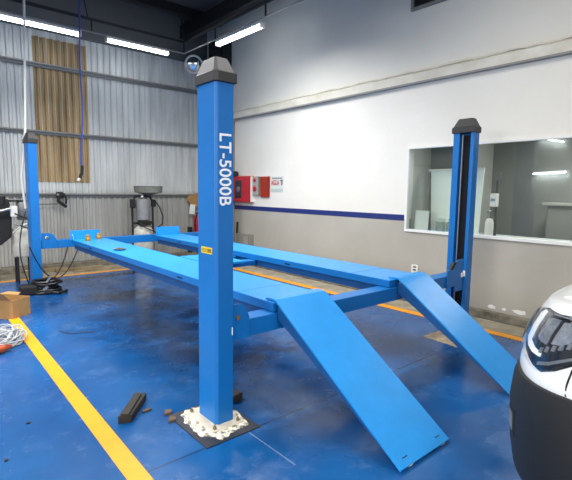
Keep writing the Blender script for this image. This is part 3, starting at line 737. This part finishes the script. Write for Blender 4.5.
g = MB().tube([(5.17, 7.50, .45), (5.16, 7.55, .62), (5.18, 7.56, .82)], .02, 8); g.build('lead', M['black'], eb, True)
ou = thing('wall_outlet', 'white power outlet low on the grey wall behind the far ramp', 'outlet', (5.195, 3.385, .40))
MB().box(5.188, 5.2, 3.335, 3.435, .385, .495, .004).build('face_plate', M['white_plastic'], ou)
for z in (.415, .455): MB().box(5.1865, 5.188, 3.36, 3.41, z, z+.022).build('socket', M['sign_black'], ou)
# vent opening high on the right wall
vt = thing('wall_vent', 'dark louvred opening high on the right wall', 'vent', (5.18, 3.0, 3.82))
MB().box(5.185, 5.199, 2.4, 3.56, 3.825, 4.4).build('opening', M['slot'], vt)
g = MB(); g.box(5.16, 5.199, 3.56, 3.60, 3.79, 4.44); g.box(5.16, 5.199, 2.36, 2.4, 3.79, 4.44); g.box(5.16, 5.199, 2.4, 3.56, 3.79, 3.824); g.box(5.16, 5.199, 2.4, 3.56, 4.401, 4.44); g.build('frame', M['greybox_dk'], vt)
for k in range(6): MB().box(5.165, 5.1845, 2.4, 3.56, 3.87+k*.09, 3.876+k*.09).build('slat', M['dark_steel'], vt)

# ------------------------------------------------------------------ things behind the window
SZ = .9255
fp = thing('display_board', 'tall white display board standing behind the window, hidden partly by the far right post', 'board', (5.60, 3.1, SZ))
g = MB().prism([(5.55, 3.39, SZ), (5.55, 2.72, SZ), (5.55, 2.69, 1.76), (5.55, 3.43, 1.76)], (.02, 0, 0), .003); g.build('panel', M['paper_g'], fp)
MB().tube([(5.548, 3.46, 1.765), (5.548, 2.68, 1.765)], .014, 8).build('top_rail', M['white_plastic'], fp)
tag(MB().box(5.27, 5.285, 3.27, 3.47, SZ, 1.22, .002, rot=Matrix.Rotation(.06, 4, 'Y'), piv=(5.28, 3.36, SZ)).build('framed_notice', mat('pale_sheet', '#c9d0cb', .6, var=.1)), 'small pale framed notice standing at the left end of the window sill', 'notice')
for y, x, lab in ((3.13, 5.33, 'clear plastic holder on the window sill, left one'), (2.98, 5.33, 'clear plastic holder on the window sill, right one, beside the far right post')):
    c = thing('leaflet_holder', lab, 'holder', (x, y, SZ), 'clear holders on the sill')
    g = MB(); g.box(x, x+.004, y-.06, y+.06, SZ, SZ+.16); g.box(x+.04, x+.044, y-.06, y+.06, SZ, SZ+.20); g.box(x, x+.044, y-.06, y-.056, SZ, SZ+.16); g.box(x, x+.044, y+.056, y+.06, SZ, SZ+.16); g.box(x, x+.044, y-.06, y+.06, SZ, SZ+.004)
    g.build('holder', M['clear'], c)
    MB().box(x+.012, x+.028, y-.05, y+.05, SZ+.005, SZ+.15).build('leaflets', mat('pale_leaflet', '#b9c2bc', .7), c)
sd = thing('dispenser_stand', 'slim dispenser stand with white bottles behind the window, right of the far right post', 'stand', (5.52, 2.5, SZ))
MB().box(5.53, 5.55, 2.49, 2.52, SZ, 1.62, .003).build('pole', M['office_dk'], sd)
g = MB(); g.box(5.46, 5.53, 2.475, 2.555, 1.30, 1.46, .008); g.build('dispenser', M['white_plastic'], sd)
MB().box(5.452, 5.4595, 2.49, 2.54, 1.37, 1.40).build('dispenser_window', mat('blue_grey', '#7f93a3', .3), sd)
MB().lathe((5.48, 2.55, SZ), [(.045, 0), (.05, .01), (.05, .17), (.035, .22), (.02, .23)], 18).build('bottle', M['white_plastic'], sd, True)
MB().box(5.45, 5.53, 2.50, 2.58, 1.16, 1.26, .008).build('tray', M['clear'], sd)
MB().box(5.48, 5.50, 2.44, 2.53, 1.62, 1.72, .002).build('card', M['clear'], sd)
# fridge-like grey unit & counter in the office
cu = thing('office_counter', 'grey cabinet against the office back wall behind the window', 'cabinet', (7.4, 1.6, 0))
MB().box(7.15, 7.69, .6, 2.5, 0, 1.30, .01).build('carcass', mat('grey_cabinet', '#8d918e', .7), cu)
MB().box(7.10, 7.69, .55, 2.55, 1.301, 1.34, .004).build('top', mat('grey_cabinet_top', '#a5a9a5', .6), cu)
for y in (.62, 1.26, 1.90): MB().box(7.135, 7.149, y, y+.58, .08, 1.25, .003).build('door', mat('cabinet_door', '#868a87', .7), cu)

# ------------------------------------------------------------------ lights on their hanging track
def tube_light(a, b, lab, grp='lit tube lights on the hanging track', k=1.0):
    a = Vector(a); b = Vector(b); d = (b-a).normalized(); n = Vector((-d.y, d.x, 0)); mid = (a+b)/2
    o = thing('tube_light', lab, 'light', mid, grp)
    def bar(w0, w1, z0, z1, e=0):
        p = [a-d*e+n*w0, b+d*e+n*w0, b+d*e+n*w1, a-d*e+n*w1]
        return MB().prism([(q.x, q.y, q.z+z0) for q in p], (0, 0, z1-z0), .006)
    bar(-.055*k, .055*k, .022*k, .061*k, .02*k).build('housing', M['white_plastic'], o)
    for s in (-.026*k, .026*k):
        MB().cyl(a+n*s, b+n*s, .019*k, n=14).build('tube', M['tube'], o, True)
    for q, e in ((a, -1), (b, 1)):
        c = q+d*e*.012*k; z_ = Vector((0, 0, -.028*k)); u_ = n*.05*k; v_ = d*.01*k
        bar2 = MB().prism([tuple(c-u_-v_+z_), tuple(c+u_-v_+z_), tuple(c+u_+v_+z_), tuple(c-u_+v_+z_)], (0, 0, .056*k), .003*k)
        bar2.build('end_cap', M['white_plastic'], o)
    return o
TZ = 4.0
tube_light((1.20, 7.97, TZ-.075), (2.36, 7.97, TZ-.075), 'lit tube light, the leftmost along the back wall')
tube_light((2.79, 7.93, TZ-.075), (3.87, 7.93, TZ-.075), 'lit tube light on the back wall track, right of the blue hose')
tube_light((4.28, 6.83, TZ-.075), (4.30, 5.64, TZ-.075), 'lit tube light on the track beside the right wall')
for a_, b_, l_ in (((7.64, 2.90, 1.78), (7.64, 2.44, 1.80), 'added glowing tube behind the window in place of a mirrored lamp, lower one'), ((7.64, 2.84, 2.33), (7.64, 2.50, 2.25), 'added glowing tube in place of a mirrored lamp, near the upper window frame')):  # added tubes standing in for lamp reflections in the window glass
    o_ = tube_light(a_, b_, l_, 'added tubes behind the window standing for mirrored lamps', .4)
    MB().box(7.64, 7.70, 2.65, 2.72, a_[2]+.012, a_[2]+.032).build('added_tube_bracket', M['white_plastic'], o_)
tr = thing('light_track', 'black hanging light track turning the corner along two walls', 'track', (4.2, 7.9, TZ))
g = MB(); g.tube([(-6, 7.96, TZ), (4.22, 7.92, TZ), (4.30, -2, TZ)], .014, 8); g.build('lower_rail', M['conduit'], tr, True)
g = MB(); g.tube([(-6, 7.96, TZ+.20), (4.22, 7.92, TZ+.20), (4.30, -2, TZ+.20)], .022, 8)
g.tube([(-6, 7.70, TZ+.22), (4.20, 7.92, TZ+.19)], .016, 8); g.tube([(4.22, 7.92, TZ+.2), (4.05, -2, TZ+.26)], .016, 8); g.build('upper_rail', M['dark_steel'], tr, True)
for x in (-3.6, -2, -.4, 1.2, 2.55, 4.22): MB().cyl((x, 7.95, TZ), (x, 7.95, TZ+.2), .014, n=8).build('hanger', M['dark_steel'], tr)
for y in (6.9, 5.5, 4.0, 2.5, 1.0): MB().cyl((4.26, y, TZ), (4.26, y, TZ+.2), .014, n=8).build('hanger', M['dark_steel'], tr)
for x, y in ((.2, 7.95), (2.5, 7.95), (4.22, 7.9), (4.26, 5.0), (4.27, 2.0)): MB().cyl((x, y, TZ+.2), (x-.12 if y > 7 else x, y, CZ-.17), .010, n=8).build('drop_rod', M['dark_steel'], tr)

# ------------------------------------------------------------------ the white car, front left corner in view
car = thing('car', 'white car with black lower bumper parked at the foot of the far ramp', 'car', (2.75, -.9, 0))
CXm, HW, FY, RY = 2.74, .90, .925, -3.5
ZT = lambda z: .87*z+.1885
def zh(y):   # height of the bonnet edge along the car
    t = max(0, min(1, (FY-y)/.85)); return .890+.125*t
def zb(y): return .522+.052*max(0, min(1, (FY-y)/.40))
def outline(off, n=28, b=.56, e=2.35):
    """half outline from front centre to rear centre on the left (-X) side"""
    a = HW-off*.55; pts = []
    for i in range(n+1):
        th = PI/2*i/n
        x = a*math.sin(th)**(2/e); y = (FY-off-b)+b*math.cos(th)**(2/e)
        pts.append((x, y))
    for k in range(1, 14): pts.append((a, FY-off-b+(RY+.4-(FY-off-b))*k/13))
    for i in range(1, 9):
        th = PI/2*i/8; pts.append((a-.4+.4*math.cos(th)**(1/1.3), RY+.4-.4*math.sin(th)**(1/1.3)))
    return pts
def ring(off, zf):
    h = outline(off); L = [(CXm-x, y) for x, y in h]; Rr = [(CXm+x, y) for x, y in h][::-1][1:-1]
    return [(x, y, ZT(zf(y))) for x, y in L+Rr]
lev = lambda t: (lambda y: zb(y)+t*(zh(y)-zb(y)))
g = MB().loft([ring(.012, zb), ring(.008, lambda y: zb(y)+.02), ring(.012, lev(.15)), ring(.03, lev(.4)), ring(.055, lev(.65)), ring(.085, lev(.85)), ring(.11, lev(.96)), ring(.135, lev(1.0)), ring(.20, lambda y: zh(y)+.003), ring(.33, lambda y: zh(y)+.003), ring(.6, lambda y: zh(y)+.004)])
body = g.build('body', M['car_white'], car, True)
g = MB().loft([ring(.10, lambda y: -.07), ring(.04, lambda y: -.04), ring(.005, lambda y: .03), ring(-.012, lambda y: .15), ring(-.018, lambda y: .24), ring(-.022, lambda y: .36), ring(-.012, lambda y: zb(y)-.05), ring(.0, lambda y: zb(y)-.006), ring(.012, zb)])
bump = g.build('lower_bumper', M['car_black'], car, True)
# surface patch tools
def surf(s, z, lift=.004):
    """s: 0 at front centre .. along left outline index ; z height"""
    t = (z-.55)
    # offset at this height (piecewise as above)
    def offs(z, y):
        if z < zb(y):
            P = [(-.07, .10), (-.04, .04), (.03, .005), (.15, -.012), (.24, -.018), (.36, -.022), (zb(y)-.05, -.012), (zb(y), .012)]
        else:
            k = (z-zb(y))/(zh(y)-zb(y)); P = [(0, .012), (.15, .012), (.4, .03), (.65, .055), (.85, .085), (.96, .11), (1, .135)]; z = k
        for (a, u), (c, v) in zip(P, P[1:]):
            if z <= c: return u+(v-u)*(z-a)/(c-a)
        return P[-1][1]
    i = int(s); f = s-i; off = .03
    for _ in range(3):
        h = outline(off); x = h[i][0]+(h[i+1][0]-h[i][0])*f; y = h[i][1]+(h[i+1][1]-h[i][1])*f
        off = offs(z, y)
    h = outline(off-lift); x = h[i][0]+(h[i+1][0]-h[i][0])*f; y = h[i][1]+(h[i+1][1]-h[i][1])*f
    return x, y, ZT(z)
def patch(rows, lift, side=-1, thick=.004):
    """rows: list of (s, zlow, zhigh); strip of quads on the surface, given thickness"""
    out = []; nz = 8
    for s, zl, zu in rows:
        out.append([(CXm+side*surf(s, zl+(zu-zl)*k/nz, lift)[0],)+surf(s, zl+(zu-zl)*k/nz, lift)[1:] for k in range(nz+1)])
    inn = []
    for s, zl, zu in rows:
        inn.append([(CXm+side*surf(s, zl+(zu-zl)*k/nz, lift-thick)[0],)+surf(s, zl+(zu-zl)*k/nz, lift-thick)[1:] for k in range(nz+1)])
    loops = [o+i[::-1] for o, i in zip(out, inn)]
    return MB().loft(loops)
def lerp_rows(key, step=.5):
    res = []
    for (s0, a0, b0), (s1, a1, b1) in zip(key, key[1:]):
        n = max(1, int((s1-s0)/step))
        for k in range(n): t = k/n; res.append((s0+(s1-s0)*t, a0+(a1-a0)*t, b0+(b1-b0)*t))
    return res+[key[-1]]
HL = [(9, .70, .80), (11, .68, .86), (13, .66, .885), (17, .63, .893), (19, .625, .905), (21, .66, .916), (23, .715, .926), (25, .80, .938), (26.5, .90, .950)]
for sd_, side in (('l', -1), ('r', 1)):
    hl = patch(lerp_rows(HL), .004, side).build('headlamp', M['lamp_bk'], car, True)
    DR = [(12.2, .72, .852), (13, .705, .872), (14.0, .69, .874)]
    patch(lerp_rows(DR), .008, side).build('running_light', M['drl'], hl, True)
    patch(lerp_rows([(14, .69, .722), (16, .682, .708), (18, .686, .704)]), .008, side).build('running_light', M['drl'], hl, True)
    patch(lerp_rows([(15.6, .76, .855), (16.6, .75, .868), (18.2, .75, .875)]), .007, side).build('reflector', M['lamp_silver'], hl, True)
    patch(lerp_rows([(19.0, .765, .873), (20.4, .775, .885), (21.6, .80, .89)]), .007, side).build('reflector', M['lamp_silver'], hl, True)
    patch(lerp_rows([(16.2, .880, .886), (20, .896, .902), (25.5, .925, .932)]), .008, side).build('brow_strip', M['lamp_silver'], hl, True)
    patch(lerp_rows([(18, .645, .662), (20, .672, .69), (23, .74, .755), (25.5, .84, .85)]), .008, side).build('lower_strip', M['steel_dull'], hl, True)
    for k in range(6):
        s = 17.5+k*1.0; zz = .70+k*.018
        patch([(s, zz, zz+.028), (s+.5, zz+.004, zz+.032)], .009, side).build('lamp_cell', M['steel_dull'], hl, True)
    patch(lerp_rows(HL), .018, side, .003).build('lens', M['lens'], hl, True)
    fg = patch(lerp_rows([(12.8, .235, .34), (15.6, .215, .355)]), .004, side).build('fog_recess', M['slot'], car, True)
    patch(lerp_rows([(13.3, .25, .325), (15.0, .24, .33)]), .007, side).build('fog_lamp', M['steel_dull'], fg, True)
    patch([(23.0, .575, .70), (23.15, .575, .705)], .003, side).build('panel_seam', M['car_seam'], car)
    patch(lerp_rows([(19.5, .906, .911), (22, .918, .923), (26, .952, .957)]), .004, side).build('bonnet_seam', M['car_seam'], car)
# grille on the nose
g = patch(lerp_rows([(.3, .62, .80), (4, .62, .81), (8.6, .68, .80)]), .006, -1); g.build('grille', M['car_black'], car)
g = patch(lerp_rows([(.3, .62, .80), (4, .62, .81), (8.6, .68, .80)]), .006, 1); g.build('grille', M['car_black'], car)
# cabin
def cab(w, yf, yr, z): return [(CXm-w, yf, z), (CXm+w, yf, z), (CXm+w, yr, z), (CXm-w, yr, z)]
g = MB().loft([cab(.80, -.12, RY+.35, 1.06), cab(.78, -.25, RY+.42, 1.18), cab(.62, -.95, RY+.85, 1.62), cab(.55, -1.1, RY+1.0, 1.66)])
bmesh.ops.bevel(g.bm, geom=list(g.bm.edges), offset=.02, segments=2, affect='EDGES')
g.build('cabin', M['car_white'], car, True)
g = MB()
def quad(p, off): g.prism(p, off)
quad([(CXm-.70, -.275, 1.20), (CXm+.70, -.275, 1.20), (CXm+.58, -.88, 1.58), (CXm-.58, -.88, 1.58)], (0, .012, .012)); g.build('windscreen', M['car_glass'], car)
for side in (-1, 1):
    g = MB(); g.prism([(CXm+side*.783, -.42, 1.20), (CXm+side*.783, -1.95, 1.20), (CXm+side*.645, -1.95, 1.58), (CXm+side*.645, -.88, 1.58)], (side*.010, 0, .003)); g.build('side_window', M['car_glass'], car)
    mrr = MB().box(CXm+side*.92-.09, CXm+side*.92+.09, -.42, -.32, 1.12, 1.26, .03).build('door_mirror', M['car_white'], car)
    for y in (.05, -2.6):
        xx = CXm+side*.80
        w = MB().lathe((xx-side*.09, y, .33), [(.20, 0), (.31, .005), (.33, .03), (.33, .17), (.31, .196), (.22, .2)], 36, (side, 0, 0)).build('wheel', M['tyre'], car, True)
        MB().lathe((xx+side*.112, y, .33), [(.20, -.02), (.215, 0), (.19, .002), (.06, .004), (.02, .006)], 30, (side, 0, 0)).build('rim', M['rim'], w, True)

# ------------------------------------------------------------------ lights
def area(name, loc, rot, sx, sy, power, col=(1, 1, 1), spread=PI):
    l = bpy.data.lights.new(name, 'AREA'); l.shape = 'RECTANGLE'; l.size = sx; l.size_y = sy; l.energy = power; l.color = col; l.spread = spread
    o = bpy.data.objects.new(name, l); o.location = loc; o.rotation_euler = rot; C.objects.link(o); return o
WARM = (1, .965, .90)
for i, (x, y) in enumerate(((-3.5, 3.0), (-3.5, -1.5), (-.5, 1.2), (-.5, -3.5), (2.6, -.8), (2.8, 2.0), (2.6, -4.5), (-3.5, -5.5))):
    area('ceiling_lamp', (x, y, 4.05), (0, 0, 0), 2.2, .5, 50, WARM)
for x in (-2.5, .2, 2.9): area('back_wall_fill', (x, 5.2, 4.1), (0, 0, 0), 2.2, .4, 150, (1, .985, .95), math.radians(148))  # unseen lights added over the lift to brighten the back wall
area('front_fill', (-1.5, -7.8, 1.9), (math.radians(64), 0, 0), 6.5, 3.2, 150, WARM, math.radians(85))  # added light inside the closed front wall, where no door stands
area('side_fill', (-5.8, .5, 2.0), (0, math.radians(-64), 0), 3.2, 6, 205, WARM, math.radians(85))  # added inside the closed left wall to brighten the right wall
area('office_fill', (6.4, 1.9, 2.58), (0, 0, 0), 1.2, .5, 46, WARM)  # unseen light added to lift the room behind the window

w = bpy.data.worlds.new('world'); scene.world = w; w.use_nodes = True
w.node_tree.nodes['Background'].inputs[0].default_value = (.55, .6, .66, 1); w.node_tree.nodes['Background'].inputs[1].default_value = .3

# ------------------------------------------------------------------ camera
cam = bpy.data.cameras.new('camera'); co = bpy.data.objects.new('camera', cam); C.objects.link(co); scene.camera = co
cam.sensor_fit = 'HORIZONTAL'; cam.sensor_width = 36; cam.lens = 448.2/572*36; cam.clip_start = .05
pitch, yaw, roll = math.radians(6.196), math.radians(40.647), math.radians(.83)
F = Vector((math.sin(yaw)*math.cos(pitch), math.cos(yaw)*math.cos(pitch), -math.sin(pitch)))
R0 = Vector((math.cos(yaw), -math.sin(yaw), 0)); U0 = R0.cross(F)
Rv = R0*math.cos(roll)+U0*math.sin(roll); Uv = -R0*math.sin(roll)+U0*math.cos(roll)
mw = Matrix(((Rv.x, Uv.x, -F.x, 0), (Rv.y, Uv.y, -F.y, 0), (Rv.z, Uv.z, -F.z, 1.45), (0, 0, 0, 1)))
co.matrix_world = mw
scene.view_settings.view_transform = 'Standard'
scene.view_settings.look = 'None'
scene.view_settings.exposure = 0
